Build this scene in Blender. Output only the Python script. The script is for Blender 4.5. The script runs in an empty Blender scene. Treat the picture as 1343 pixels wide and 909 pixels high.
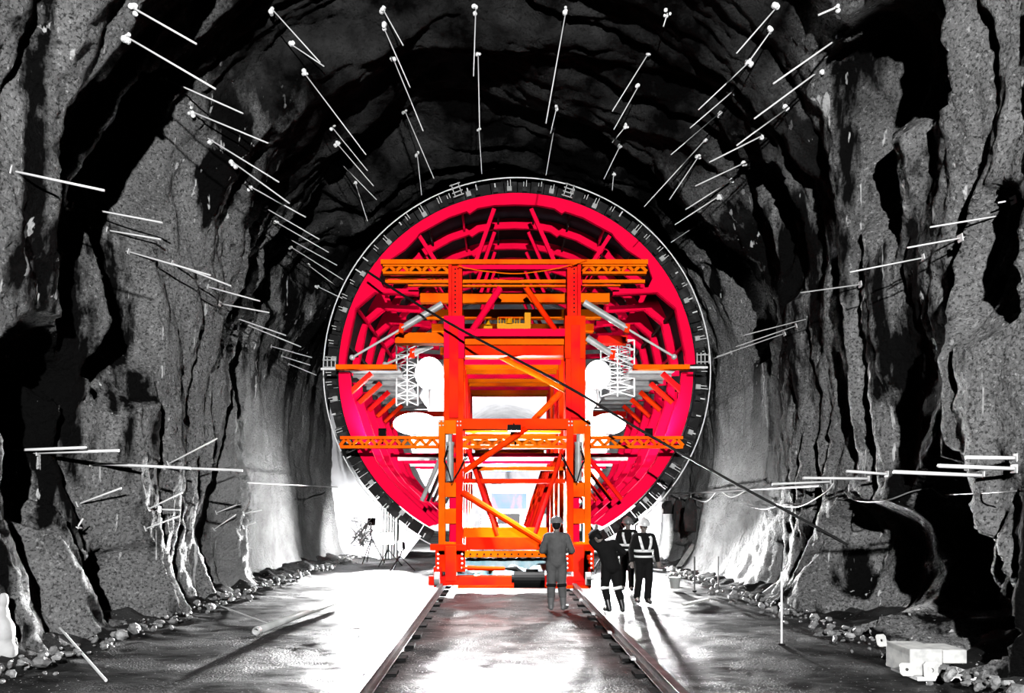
import bpy, bmesh, math, random
import numpy as np
from mathutils import Vector, Matrix, Quaternion
random.seed(7)
SC = bpy.context.scene
COL = SC.collection
F = 900.0; VX = 655.0; VY = 667.0; CH = 2.0
PI = math.pi

def P(px, py, d):
    """point of the place that lies d metres down the tunnel"""
    return Vector(((px-VX)/F*d, d, CH+(VY-py)/F*d))
def G(px, py):
    d = CH*F/(py-VY)
    return Vector(((px-VX)/F*d, d, 0))

# ------------------------------------------------------------------ materials
def mat(name, col, rough=.5, metal=0, noise=None, bump=0, bscale=20, emit=None, spec=.5, coat=0):
    m = bpy.data.materials.new(name); m.use_nodes = True
    nt = m.node_tree; b = nt.nodes['Principled BSDF']
    b.inputs['Base Color'].default_value = (*col, 1)
    b.inputs['Roughness'].default_value = rough
    b.inputs['Metallic'].default_value = metal
    b.inputs['Specular IOR Level'].default_value = spec
    if coat: b.inputs['Coat Weight'].default_value = coat
    tc = nt.nodes.new('ShaderNodeTexCoord')
    if noise:
        col2, sc, lo, hi = noise
        n = nt.nodes.new('ShaderNodeTexNoise'); n.inputs['Scale'].default_value = sc; n.inputs['Detail'].default_value = 5
        nt.links.new(tc.outputs['Object'], n.inputs['Vector'])
        r = nt.nodes.new('ShaderNodeMapRange'); r.inputs[1].default_value = lo; r.inputs[2].default_value = hi
        nt.links.new(n.outputs[0], r.inputs[0])
        mx = nt.nodes.new('ShaderNodeMix'); mx.data_type = 'RGBA'
        mx.inputs[6].default_value = (*col, 1); mx.inputs[7].default_value = (*col2, 1)
        nt.links.new(r.outputs[0], mx.inputs[0]); nt.links.new(mx.outputs[2], b.inputs['Base Color'])
    if bump:
        n = nt.nodes.new('ShaderNodeTexNoise'); n.inputs['Scale'].default_value = bscale; n.inputs['Detail'].default_value = 4
        nt.links.new(tc.outputs['Object'], n.inputs['Vector'])
        bp = nt.nodes.new('ShaderNodeBump'); bp.inputs['Strength'].default_value = bump; bp.inputs['Distance'].default_value = .05
        nt.links.new(n.outputs[0], bp.inputs['Height']); nt.links.new(bp.outputs[0], b.inputs['Normal'])
    if emit:
        b.inputs['Emission Color'].default_value = (*emit[0], 1); b.inputs['Emission Strength'].default_value = emit[1]
    return m

M = {}
M['crimson'] = mat('crimson_paint', (.95, .0025, .048), .6, noise=((.85, .002, .040), 1.3, .45, .75), spec=.01)
M['red'] = mat('red_paint', (.92, .006, .010), .55, noise=((.90, .035, .001), .6, .42, .62), spec=.02)
M['vermilion'] = mat('vermilion_paint', (.92, .045, .0005), .55, noise=((.92, .012, .001), .6, .42, .60), spec=.02)
M['orange'] = mat('orange_paint', (.92, .15, .0005), .55, noise=((.92, .06, .0005), .9, .45, .7), spec=.02)
M['yellow'] = mat('yellow_paint', (.75, .30, .001), .5, spec=.1)
M['dark'] = mat('oily_black_steel', (.005, .005, .005), .7, spec=.08)
M['skin_steel'] = mat('form_skin_steel', (.006, .006, .008), .7, noise=((.015, .015, .02), 2, .5, .8), spec=.05)
M['board'] = mat('stop_end_board', (.012, .012, .012), .8, noise=((.05, .05, .05), 3, .5, .75), spec=.1)
M['zinc'] = mat('galvanised_steel', (.55, .55, .55), .4, metal=.2)
M['white'] = mat('white_paint', (.8, .8, .8), .5)
M['grey_steel'] = mat('grey_cylinder_paint', (.28, .29, .28), .4, noise=((.4, .4, .4), 4, .4, .7))
M['blue'] = mat('blue_polythene', (.35, .62, .72), .3, noise=((.75, .85, .9), 1.5, .4, .6))
M['cable'] = mat('black_rubber', (.004, .004, .004), .6, spec=.2)
M['bolt'] = mat('rebar_steel', (.6, .6, .6), .45)
M['boltdark'] = mat('dull_rebar_steel', (.10, .10, .10), .6)
M['grout'] = mat('white_grout', (.9, .9, .9), .9, bump=.8, bscale=30)
M['wood'] = mat('pale_timber', (.5, .5, .48), .8, noise=((.3, .3, .3), 8, .4, .7))
M['skin'] = mat('skin', (.12, .10, .09), .6)
M['coverall'] = mat('grey_coverall_cloth', (.085, .085, .085), .9, noise=((.06, .06, .06), 6, .4, .7), bump=.3, bscale=12, spec=.1)
M['darkcloth'] = mat('black_work_cloth', (.006, .006, .006), .9, bump=.4, bscale=10, spec=.1)
M['refl'] = mat('reflective_tape', (.7, .7, .7), .5)
M['helmetgrey'] = mat('grey_helmet_plastic', (.13, .13, .13), .25)
M['helmetwhite'] = mat('pale_helmet_plastic', (.45, .45, .45), .25)
M['rubber'] = mat('grey_rubber_boot', (.10, .10, .10), .35)
M['blackrubber'] = mat('black_rubber_boot', (.008, .008, .008), .35)
M['rail'] = mat('rail_steel', (.04, .04, .04), .35, metal=.5, noise=((.15, .15, .15), 5, .5, .7))
M['deck'] = mat('deck_zinc', (.4, .4, .4), .7, noise=((.25, .25, .25), 3, .4, .7), spec=.1)
M['lining'] = mat('pale_concrete_lining', (.7, .7, .72), .7, noise=((.5, .5, .52), 1, .4, .7))
M['rock'] = mat('rubble_rock', (.12, .12, .12), .7, noise=((.3, .3, .3), 5, .5, .7), bump=.6, bscale=15)
M['lamp'] = mat('glowing_lamp_diffuser', (1, 1, 1), .5, emit=((1, .98, 1), 9))
M['lens'] = mat('glowing_lamp_lens', (1, 1, 1), .5, emit=((1, 1, 1), 20))
M['glass'] = mat('dark_glass', (.02, .03, .04), .05)
M['palegrey'] = mat('pale_grey_matte', (.35, .35, .35), .7, bump=.5, bscale=6)
M['cloth2'] = mat('hanging_cloth', (.01, .01, .01), .9, noise=((.03, .03, .03), 5, .5, .7), bump=.5, bscale=8)

# ------------------------------------------------------------------ mesh builder
class MB:
    def __init__(s): s.v = []; s.f = []; s.smooth = False
    def add(s, vs, fs):
        n = len(s.v); s.v += [tuple(v) for v in vs]; s.f += [tuple(i+n for i in f) for f in fs]; return s
    def box(s, a, b):
        x0, x1 = sorted((a[0], b[0])); y0, y1 = sorted((a[1], b[1])); z0, z1 = sorted((a[2], b[2]))
        return s.add([(x0,y0,z0),(x1,y0,z0),(x1,y1,z0),(x0,y1,z0),(x0,y0,z1),(x1,y0,z1),(x1,y1,z1),(x0,y1,z1)],
                     [(0,3,2,1),(4,5,6,7),(0,1,5,4),(1,2,6,5),(2,3,7,6),(3,0,4,7)])
    def prect(s, x0, y0, x1, y1, d, t):      # rectangle facing the camera side, measured at depth d, t thick
        a = P(x0, y1, d); b = P(x1, y0, d); return s.box((a.x, d, a.z), (b.x, d+t, b.z))
    def bar(s, a, b, w, h=None, up=None):
        a = Vector(a); b = Vector(b); h = h or w; t = (b-a)
        if t.length < 1e-6: return s
        t.normalize(); up = Vector(up) if up else (Vector((0,0,1)) if abs(t.z) < .9 else Vector((0,1,0)))
        r = t.cross(up).normalized(); u = r.cross(t).normalized(); vs = []
        for p in (a, b):
            for i, j in ((-1,-1),(1,-1),(1,1),(-1,1)): vs.append(p + r*w/2*i + u*h/2*j)
        return s.add(vs, [(0,1,2,3),(7,6,5,4),(0,4,5,1),(1,5,6,2),(2,6,7,3),(3,7,4,0)])
    def tube(s, pts, r, n=8, cap=True):
        pts = [Vector(p) for p in pts]; rs = r if isinstance(r, (list, tuple)) else [r]*len(pts); vs = []; fs = []
        prev = None
        for i, p in enumerate(pts):
            t = (pts[min(i+1, len(pts)-1)] - pts[max(i-1, 0)]).normalized()
            if prev is None:
                up = Vector((0,0,1)) if abs(t.z) < .9 else Vector((0,1,0)); u = t.cross(up).normalized()
            else:
                u = (prev - t*prev.dot(t)).normalized()
            prev = u; w = t.cross(u)
            for k in range(n):
                a = 2*PI*k/n; vs.append(p + (u*math.cos(a) + w*math.sin(a))*rs[i])
        for i in range(len(pts)-1):
            for k in range(n):
                fs.append((i*n+k, i*n+(k+1) % n, (i+1)*n+(k+1) % n, (i+1)*n+k))
        if cap: fs.append(tuple(range(n))[::-1]); fs.append(tuple((len(pts)-1)*n+k for k in range(n)))
        return s.add(vs, fs)
    def ball(s, c, r, nu=12, nv=8, rot=None):
        c = Vector(c); r = Vector(r) if isinstance(r, (tuple, list, Vector)) else Vector((r, r, r)); vs = []; fs = []
        for j in range(1, nv):
            th = PI*j/nv
            for i in range(nu):
                a = 2*PI*i/nu; q = Vector((r.x*math.sin(th)*math.cos(a), r.y*math.sin(th)*math.sin(a), r.z*math.cos(th)))
                if rot is not None: q = rot @ q
                vs.append(c+q)
        top = Vector((0,0,r.z)); bot = Vector((0,0,-r.z))
        if rot is not None: top = rot @ top; bot = rot @ bot
        vs.append(c+top); vs.append(c+bot); T = len(vs)-2; B = T+1
        for j in range(nv-2):
            for i in range(nu):
                a = j*nu+i; b = j*nu+(i+1) % nu; fs.append((a, a+nu, b+nu, b))
        for i in range(nu):
            fs.append((T, i, (i+1) % nu)); fs.append((B, (nv-2)*nu+(i+1) % nu, (nv-2)*nu+i))
        return s.add(vs, fs)
    def cap(s, a, b, r0, r1, n=12):          # tapered capsule, closed
        a = Vector(a); b = Vector(b); t = b-a; L = t.length
        if L < 1e-6: return s.ball(a, r0)
        t.normalize(); pts = []; rs = []
        for k in range(4, -1, -1):
            an = PI/2*k/4.3; pts.append(a - t*r0*math.sin(an)); rs.append(max(r0*math.cos(an), .001))
        for k in range(0, 5):
            an = PI/2*k/4.3; pts.append(b + t*r1*math.sin(an)); rs.append(max(r1*math.cos(an), .001))
        return s.tube(pts, rs, n)
    def prism(s, poly, y0, y1):              # polygon of (x, z) points, extruded along the tunnel; triangulated on build
        n = len(poly); vs = [(x, y0, z) for x, z in poly] + [(x, y1, z) for x, z in poly]
        fs = [tuple(range(n)), tuple(range(2*n-1, n-1, -1))] + [(i, i+n, (i+1) % n+n, (i+1) % n) for i in range(n)]
        return s.add(vs, fs)
    def strip(s, outer, inner, y0, y1):      # band between two equally long polylines of (x, z)
        n = len(outer); vs = []
        for y in (y0, y1):
            for o, i in zip(outer, inner): vs += [(o[0], y, o[1]), (i[0], y, i[1])]
        fs = []; m = 2*n
        for k in range(n-1):
            a = 2*k; fs += [(a, a+1, a+3, a+2), (m+a, m+a+2, m+a+3, m+a+1), (a, a+2, m+a+2, m+a), (a+1, m+a+1, m+a+3, a+3)]
        fs += [(0, m, m+1, 1), (m-2, m-1, 2*m-1, 2*m-2)]
        return s.add(vs, fs)
    def build(s, name, m, parent=None, bevel=0, smooth=False):
        me = bpy.data.meshes.new(name)
        org = Vector((0,0,0))
        if s.v:
            xs = np.array(s.v); org = Vector(((xs[:,0].min()+xs[:,0].max())/2, (xs[:,1].min()+xs[:,1].max())/2, xs[:,2].min()))
        if parent is None:
            me.from_pydata([(v[0]-org.x, v[1]-org.y, v[2]-org.z) for v in s.v], [], s.f)
        else:
            me.from_pydata(s.v, [], s.f)
        bm = bmesh.new(); bm.from_mesh(me); bmesh.ops.recalc_face_normals(bm, faces=bm.faces)
        ng = [f for f in bm.faces if len(f.verts) > 12]
        if ng: bmesh.ops.triangulate(bm, faces=ng)
        bm.to_mesh(me); bm.free()
        if smooth: me.shade_smooth()
        me.materials.append(m if not isinstance(m, str) else M[m])
        o = bpy.data.objects.new(name, me); COL.objects.link(o)
        if parent is None: o.location = org
        else:
            o.parent = parent
            o.matrix_parent_inverse = Matrix.Identity(4)
            base = world_loc(parent)
            o.location = -base
            if parent.get('_rz'): pass
        if bevel:
            b = o.modifiers.new('bevel', 'BEVEL'); b.width = bevel; b.segments = 2; b.limit_method = 'ANGLE'
        return o
def world_loc(o):
    l = Vector((0,0,0))
    while o is not None: l = l + o.location; o = o.parent
    return l
def thing(name, label, cat, loc, group=None, rz=0):
    o = bpy.data.objects.new(name, None); COL.objects.link(o); o.location = loc; o.rotation_euler.z = rz
    o.empty_display_size = .1
    o['label'] = label; o['category'] = cat
    if group: o['group'] = group
    return o
def tag(o, label, cat, group=None, kind=None):
    o['label'] = label; o['category'] = cat
    if group: o['group'] = group
    if kind: o['kind'] = kind
    return o

# ------------------------------------------------------------------ noise
_perm = np.random.RandomState(11).permutation(4096)
_ang = np.random.RandomState(5).rand(4096)*2*np.pi
def perlin(x, y, seed=0):
    x = np.asarray(x, float)+seed*17.3; y = np.asarray(y, float)+seed*9.1
    xi = np.floor(x).astype(int); yi = np.floor(y).astype(int); xf = x-xi; yf = y-yi
    def g(ix, iy):
        h = _perm[(_perm[ix & 4095]+iy) & 4095]; a = _ang[h]; return np.cos(a), np.sin(a)
    def dot(ix, iy, fx, fy):
        gx, gy = g(ix, iy); return gx*fx+gy*fy
    u = xf*xf*xf*(xf*(xf*6-15)+10); v = yf*yf*yf*(yf*(yf*6-15)+10)
    a = dot(xi, yi, xf, yf); b = dot(xi+1, yi, xf-1, yf); c = dot(xi, yi+1, xf, yf-1); d = dot(xi+1, yi+1, xf-1, yf-1)
    return ((a+(b-a)*u) + ((c+(d-c)*u)-(a+(b-a)*u))*v)*1.5
def fbm(x, y, o=4, seed=0):
    t = 0; a = 1
    for k in range(o): t = t + a*perlin(x, y, seed+k); x = x*2.03; y = y*2.03; a *= .5
    return t

# ------------------------------------------------------------------ tunnel section: s runs up the left wall, over the crown, down the right
XC, ZC, RX, RZ = -.1, 5.3, 6.45, 6.3
NA = 400
_sec = []
for k in range(60): _sec.append((XC-RX-.1*math.sin(PI*k/60)+.25*(1-k/60)**2, -.3+(ZC+.3)*k/60))
for k in range(NA+1): a = PI-PI*k/NA; _sec.append((XC+RX*math.cos(a), ZC+RZ*math.sin(a)))
for k in range(1, 61): _sec.append((XC+RX+.1*math.sin(PI*k/60)-.45*(k/60)**2, ZC-(ZC+.3)*k/60))
SEC = np.array(_sec); _dl = np.r_[0, np.cumsum(np.hypot(*np.diff(SEC, axis=0).T))]; SL = _dl[-1]
_tan = np.gradient(SEC, _dl, axis=0); _tan /= np.linalg.norm(_tan, axis=1)[:, None]
def sec(s):
    x = np.interp(s, _dl, SEC[:,0]); z = np.interp(s, _dl, SEC[:,1])
    tx = np.interp(s, _dl, _tan[:,0]); tz = np.interp(s, _dl, _tan[:,1])
    return x, z, tz, -tx                     # inward normal
_HS = np.linspace(0, SL, 900); _HX, _HZ, _HNX, _HNZ = sec(_HS)
HOLLOWS = []                                  # (depth, s, half-depth, half-s, how deep)
def disp(y, s):
    y = np.asarray(y, float); s = np.asarray(s, float)
    side = np.clip(np.abs(s-SL/2)/(SL/2), 0, 1)      # 0 crown, 1 floor
    sl = np.where(s < SL/2, 1., -1.)*np.abs(s-SL*.5*0) if False else np.where(s < SL/2, s, SL-s)
    wy = y + .75*perlin(y*.22, s*.17, 3) + .35*perlin(y*.6, s*.45, 4) + .16*sl
    n1 = np.abs(perlin(wy*.40, s*.085, 1)); n2 = np.abs(perlin(wy*.95, s*.20, 21)); n3 = np.abs(perlin(wy*2.3, s*.5, 31))
    d = 1.25*np.minimum(n1, .5) + .55*np.minimum(n2, .5) + .20*np.minimum(n3, .5) + .05*fbm(y*3.0, s*2.0, 3, 41)
    fade = 1-.8*np.clip((y-np.where(s < SL/2, 16.5, 14.5))/3, 0, 1)*np.clip((side-.35)/.2, 0, 1)
    d = d*fade
    d = d + .22*fbm(y*.2, s*.2, 2, 51) - .42
    d = d + .030*fbm(y*5.5, s*4.5, 3, 61)
    low = np.clip((side-.93)/.07, 0, 1); d = d + low**2*(.35+.35*fbm(y*1.3, s*1.3, 3, 71))
    for (hy, hs, ay, as_, dp) in HOLLOWS:
        q = ((y-hy)/ay)**2+((s-hs)/as_)**2
        q = q*(1+.5*fbm(y*.8, s*.8, 2, 81)); d = d - dp*np.clip(1.15-q, 0, 1)**.6
    return np.maximum(d, -1.6)
def wallpt(y, s):
    x, z, nx, nz = sec(s); d = disp(y, s); return x+nx*d, z+nz*d
def hit(px, py, lo=4, hi=45, off=0.0):
    """first place where the sight line meets the rock"""
    ds = np.arange(lo, hi, .04)
    X = (px-VX)/F*ds; Z = CH+(VY-py)/F*ds
    j = np.argmin((_HX[None]-X[:,None])**2+(_HZ[None]-Z[:,None])**2, axis=1)
    h = (X-_HX[j])*_HNX[j]+(Z-_HZ[j])*_HNZ[j]
    ok = (np.hypot(X-XC, Z-ZC) > 4.3) | (Z < 1.5)
    k = np.nonzero(ok & (h <= disp(ds, _HS[j])+off))[0]
    if not len(k): return P(px, py, hi), 0
    k = k[0]; return Vector((X[k], ds[k], Z[k])), _HS[j][k]
def hitbase(px, py):
    ds = np.arange(4, 45, .05); X = (px-VX)/F*ds; Z = CH+(VY-py)/F*ds
    j = np.argmin((_HX[None]-X[:,None])**2+(_HZ[None]-Z[:,None])**2, axis=1)
    k = np.nonzero((X-_HX[j])*_HNX[j]+(Z-_HZ[j])*_HNZ[j] <= 0)[0]
    return (ds[k[0]], _HS[j[k[0]]]) if len(k) else (40, 0)
for (px, py, ay, as_, dp) in [(165,250,.9,2.0,1.1),(150,400,.8,1.4,1.2),(40,520,.8,1.2,1.0),(60,620,.6,.8,.8),
        (1165,95,1.0,.9,1.0),(1135,200,.6,1.4,.8),(960,390,1.2,1.8,.7),(1025,290,.6,1.8,.6),
        (320,500,.5,1.6,.5),(395,330,1.5,1.8,.8),(1130,745,1.6,1.1,1.3),(1220,720,1.1,1.2,1.4),(1320,350,.6,1.0,.6),(1290,800,.9,.9,1.2),(150,770,.8,.6,.8)]:
    hd, hs = hitbase(px, py); HOLLOWS.append((hd, hs, ay, as_, dp))  # recesses shaped so that their near edges throw black shade

# ------------------------------------------------------------------ rock materials
def rock_material(name, dry, pale, wet, blotch_lo, blotch_hi, rough=.75):  # wet is the near-black tone of the blotches
    m = bpy.data.materials.new(name); m.use_nodes = True; nt = m.node_tree; N = nt.nodes; L = nt.links
    b = N['Principled BSDF']; tc = N.new('ShaderNodeTexCoord')
    def noise(sc, det=4, vec=None, rough_=.55):
        n = N.new('ShaderNodeTexNoise'); n.inputs['Scale'].default_value = sc; n.inputs['Detail'].default_value = det; n.inputs['Roughness'].default_value = rough_
        L.new(vec if vec else tc.outputs['Object'], n.inputs['Vector']); return n.outputs[0]
    def rng(v, a, c, lo=0, hi=1):
        r = N.new('ShaderNodeMapRange'); r.inputs[1].default_value = a; r.inputs[2].default_value = c; r.inputs[3].default_value = lo; r.inputs[4].default_value = hi
        L.new(v, r.inputs[0]); return r.outputs[0]
    def mixc(f, a, c):
        x = N.new('ShaderNodeMix'); x.data_type = 'RGBA'; L.new(f, x.inputs[0])
        for i, q in ((6, a), (7, c)):
            if isinstance(q, tuple): x.inputs[i].default_value = (*q, 1)
            else: L.new(q, x.inputs[i])
        return x.outputs[2]
    mp = N.new('ShaderNodeMapping'); mp.inputs['Scale'].default_value = (1, 1, .22); L.new(tc.outputs['Object'], mp.inputs['Vector'])
    c = mixc(rng(noise(.9, 5), .35, .65), dry, pale)
    c = mixc(rng(noise(24, 3, None, .7), .50, .62), c, tuple(v*.35 for v in dry)); c = mixc(rng(noise(17, 4, None, .7), .56, .66), c, tuple(v*1.5 for v in pale))
    blotchf = rng(noise(.75, 6, mp.outputs[0], .6), blotch_lo, blotch_hi)           # near-black blotches stretched down the rock
    c = mixc(blotchf, c, wet)
    st = rng(noise(2.4, 3, mp.outputs[0]), .70, .74)                       # lime streaks
    mp2 = N.new('ShaderNodeMapping'); mp2.inputs['Scale'].default_value = (3, 3, .15); L.new(tc.outputs['Object'], mp2.inputs['Vector'])
    st = rng(noise(2.0, 3, mp2.outputs[0]), .66, .69, 0, .8)
    c = mixc(st, c, tuple(min(1, 3*v) for v in pale))
    sx = N.new('ShaderNodeSeparateXYZ'); L.new(tc.outputs['Object'], sx.inputs[0])
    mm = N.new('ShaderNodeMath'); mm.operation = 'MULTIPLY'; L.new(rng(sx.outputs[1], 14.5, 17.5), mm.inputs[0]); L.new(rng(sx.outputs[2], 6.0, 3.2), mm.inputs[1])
    # the crown turns near-black above a ragged line
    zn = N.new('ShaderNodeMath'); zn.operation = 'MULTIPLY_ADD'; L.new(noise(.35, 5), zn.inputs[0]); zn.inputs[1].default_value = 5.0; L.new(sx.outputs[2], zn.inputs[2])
    blotch2 = rng(noise(.6, 6, None, .6), .38, .56)
    dk = mixc(blotch2, (.04, .04, .04), (.0015, .0015, .0015))
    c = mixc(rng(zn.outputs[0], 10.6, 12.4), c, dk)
    c = mixc(mm.outputs[0], c, mixc(rng(noise(1.5, 5), .3, .7), (.22, .22, .22), (.38, .38, .38)))     # paler colour stands in for lamp light low on the wall near the form
    L.new(c, b.inputs['Base Color'])
    b.inputs['Roughness'].default_value = rough; b.inputs['Specular IOR Level'].default_value = .03
    v = N.new('ShaderNodeTexVoronoi'); v.inputs['Scale'].default_value = 19; v.feature = 'SMOOTH_F1'; L.new(tc.outputs['Object'], v.inputs['Vector'])
    b1 = N.new('ShaderNodeBump'); b1.inputs['Strength'].default_value = 1; b1.inputs['Distance'].default_value = .035; b1.invert = True; L.new(v.outputs[0], b1.inputs['Height'])
    b2 = N.new('ShaderNodeBump'); b2.inputs['Strength'].default_value = 1; b2.inputs['Distance'].default_value = .14; L.new(noise(11, 7, None, .7), b2.inputs['Height']); L.new(b1.outputs[0], b2.inputs['Normal'])
    L.new(b2.outputs[0], b.inputs['Normal'])
    return m
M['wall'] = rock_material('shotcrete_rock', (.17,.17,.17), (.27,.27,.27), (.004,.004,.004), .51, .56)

def sheet(name, ys, ss, m):
    Y, S = np.meshgrid(ys, ss, indexing='ij'); X, Z = wallpt(Y, S)
    vs = np.stack([X, Y, Z], -1).reshape(-1, 3); ny, ns = len(ys), len(ss)
    i = np.arange((ny-1)*(ns-1)); a = (i//(ns-1))*ns + i % (ns-1)
    fs = np.stack([a, a+1, a+ns+1, a+ns], -1)
    me = bpy.data.meshes.new(name); me.vertices.add(len(vs)); me.vertices.foreach_set('co', vs.ravel())
    me.loops.add(len(fs)*4); me.loops.foreach_set('vertex_index', fs.ravel().astype(np.int32))
    me.polygons.add(len(fs)); me.polygons.foreach_set('loop_start', (np.arange(len(fs))*4).astype(np.int32))
    me.update(calc_edges=True); me.shade_smooth(); me.materials.append(M[m])
    o = bpy.data.objects.new(name, me); COL.objects.link(o); o['kind'] = 'structure'; return o
YS = np.r_[np.arange(-16, 4, .4), np.arange(4, 22, .055), np.arange(22, 34.01, .12)]
s1, s2 = SL*.335, SL*.665
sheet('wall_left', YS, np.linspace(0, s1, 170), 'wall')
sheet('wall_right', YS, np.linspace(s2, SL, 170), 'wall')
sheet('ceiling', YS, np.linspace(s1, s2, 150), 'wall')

# ------------------------------------------------------------------ floor
def floor():
    ys = np.r_[np.arange(-16, 5, .4), np.arange(5, 20, .06), np.arange(20, 34, .2), np.arange(34, 64.1, 1)]; xs = np.arange(-7.4, 7.41, .07)
    Y, X = np.meshgrid(ys, xs, indexing='ij')
    Z = .03*fbm(X*.5, Y*.35, 3, 91) + .010*fbm(X*3, Y*2.2, 3, 95) - .035
    Z = Z + .22*np.clip((np.abs(X-.1)-5.0)/1.4, 0, 1)**1.5*(1+.8*fbm(X*1.5, Y*1.5, 3, 97))
    Z = np.where(Y > 34, -.02, Z)
    vs = np.stack([X, Y, Z], -1).reshape(-1, 3); ny, ns = len(ys), len(xs)
    i = np.arange((ny-1)*(ns-1)); a = (i//(ns-1))*ns + i % (ns-1); fs = np.stack([a, a+1, a+ns+1, a+ns], -1)
    me = bpy.data.meshes.new('floor'); me.from_pydata(vs.tolist(), [], fs.tolist()); me.shade_smooth()
    m = bpy.data.materials.new('wet_mud_floor'); m.use_nodes = True; nt = m.node_tree; N = nt.nodes; L = nt.links; b = N['Principled BSDF']
    tc = N.new('ShaderNodeTexCoord')
    n = N.new('ShaderNodeTexNoise'); n.inputs['Scale'].default_value = .7; n.inputs['Detail'].default_value = 6; L.new(tc.outputs['Object'], n.inputs['Vector'])
    cr = N.new('ShaderNodeMapRange'); cr.inputs[1].default_value = .38; cr.inputs[2].default_value = .62; L.new(n.outputs[0], cr.inputs[0])
    mx = N.new('ShaderNodeMix'); mx.data_type = 'RGBA'; mx.inputs[6].default_value = (.006,.006,.006,1); mx.inputs[7].default_value = (.028,.028,.028,1); L.new(cr.outputs[0], mx.inputs[0]); 
    gn = N.new('ShaderNodeTexNoise'); gn.inputs['Scale'].default_value = 30; gn.inputs['Detail'].default_value = 2; L.new(tc.outputs['Object'], gn.inputs['Vector'])
    gr = N.new('ShaderNodeMapRange'); gr.inputs[1].default_value = .69; gr.inputs[2].default_value = .73; L.new(gn.outputs[0], gr.inputs[0])
    mg = N.new('ShaderNodeMix'); mg.data_type = 'RGBA'; L.new(gr.outputs[0], mg.inputs[0]); L.new(mx.outputs[2], mg.inputs[6]); mg.inputs[7].default_value = (.5,.5,.5,1); L.new(mg.outputs[2], b.inputs['Base Color'])
    rr = N.new('ShaderNodeMapRange'); rr.inputs[1].default_value = .42; rr.inputs[2].default_value = .60; rr.inputs[3].default_value = .40; rr.inputs[4].default_value = .62; L.new(n.outputs[0], rr.inputs[0]); L.new(rr.outputs[0], b.inputs['Roughness'])
    n2 = N.new('ShaderNodeTexNoise'); n2.inputs['Scale'].default_value = 34; n2.inputs['Detail'].default_value = 3; L.new(tc.outputs['Object'], n2.inputs['Vector'])
    bs = N.new('ShaderNodeMapRange'); bs.inputs[1].default_value = .46; bs.inputs[2].default_value = .56; bs.inputs[3].default_value = .02; bs.inputs[4].default_value = .8; L.new(n.outputs[0], bs.inputs[0])
    bp = N.new('ShaderNodeBump'); bp.inputs['Distance'].default_value = .03; L.new(bs.outputs[0], bp.inputs['Strength']); L.new(n2.outputs[0], bp.inputs['Height']); L.new(bp.outputs[0], b.inputs['Normal'])
    sp = N.new('ShaderNodeMapRange'); sp.inputs[1].default_value = .40; sp.inputs[2].default_value = .60; sp.inputs[3].default_value = .015; sp.inputs[4].default_value = .09
    mp = N.new('ShaderNodeMapping'); mp.inputs['Scale'].default_value = (.8, 1.6, 1); L.new(tc.outputs['Object'], mp.inputs['Vector'])
    n3 = N.new('ShaderNodeTexNoise'); n3.inputs['Scale'].default_value = 1.6; n3.inputs['Detail'].default_value = 8; n3.inputs['Roughness'].default_value = .65; L.new(mp.outputs[0], n3.inputs['Vector'])
    L.new(n3.outputs[0], sp.inputs[0]); L.new(sp.outputs[0], b.inputs['Specular IOR Level'])
    bq = N.new('ShaderNodeBump'); bq.inputs['Distance'].default_value = .05; bq.inputs['Strength'].default_value = .5; L.new(n3.outputs[0], bq.inputs['Height']); L.new(bp.outputs[0], bq.inputs['Normal']); L.new(bq.outputs[0], b.inputs['Normal'])
    me.materials.append(m); o = bpy.data.objects.new('floor', me); COL.objects.link(o); o['kind'] = 'structure'
floor()

# ------------------------------------------------------------------ finished concrete lining beyond the form
RC = P(678, 487, 17.6); RCX, RCZ = RC.x, RC.z; RO = 253.5/F*17.6; RF = 234/F*17.6
def circ(r, a0, a1, n): return [(RCX+r*math.cos(a0+(a1-a0)*k/n), RCZ+r*math.sin(a0+(a1-a0)*k/n)) for k in range(n+1)]
A0, A1 = math.radians(-52), math.radians(232)
o = MB().strip(circ(RO, A0, A1, 90), circ(RF, A0, A1, 90), 26.6, 62).build('wall_lining', 'lining'); o['kind'] = 'structure'
o = MB().strip(circ(9.5, A0, A1, 90), circ(RO-.01, A0, A1, 90), 28, 28.2).build('wall_bulkhead', 'lining'); o['kind'] = 'structure'
o = MB().box((-7.4, 62, -.3), (7.4, 62.3, 12.5)).build('wall_back', 'lining'); o['kind'] = 'structure'

# ------------------------------------------------------------------ the steel form (crimson ribs, skin, stop-end)
fw = thing('tunnel_formwork', 'huge round crimson steel tunnel form of nested ribs behind the portal gantry', 'formwork', (RCX, 17.6, 0))
def px2(l, d=17.6): return [((x-VX)/F*d, CH+(VY-y)/F*d) for x, y in l]
def mir(l): return [(1353-x, y) for x, y in l][::-1]
inner_top = [(452,478),(454,462),(466,404),(491,383),(549,386),(549,379),(503,377),(497,365),(503,347),(510,341),(531,327),(545,313),(550,306),(588,285),(612,277),(616,280),(626,273),(648,269),(676,268)]
inner_low = [(457,488),(461,520),(470,545),(476,565),(487,592),(492,604),(510,628),(530,648),(548,665),(565,680),(573,687)]
NR = 6; RS = 1.5
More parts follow.
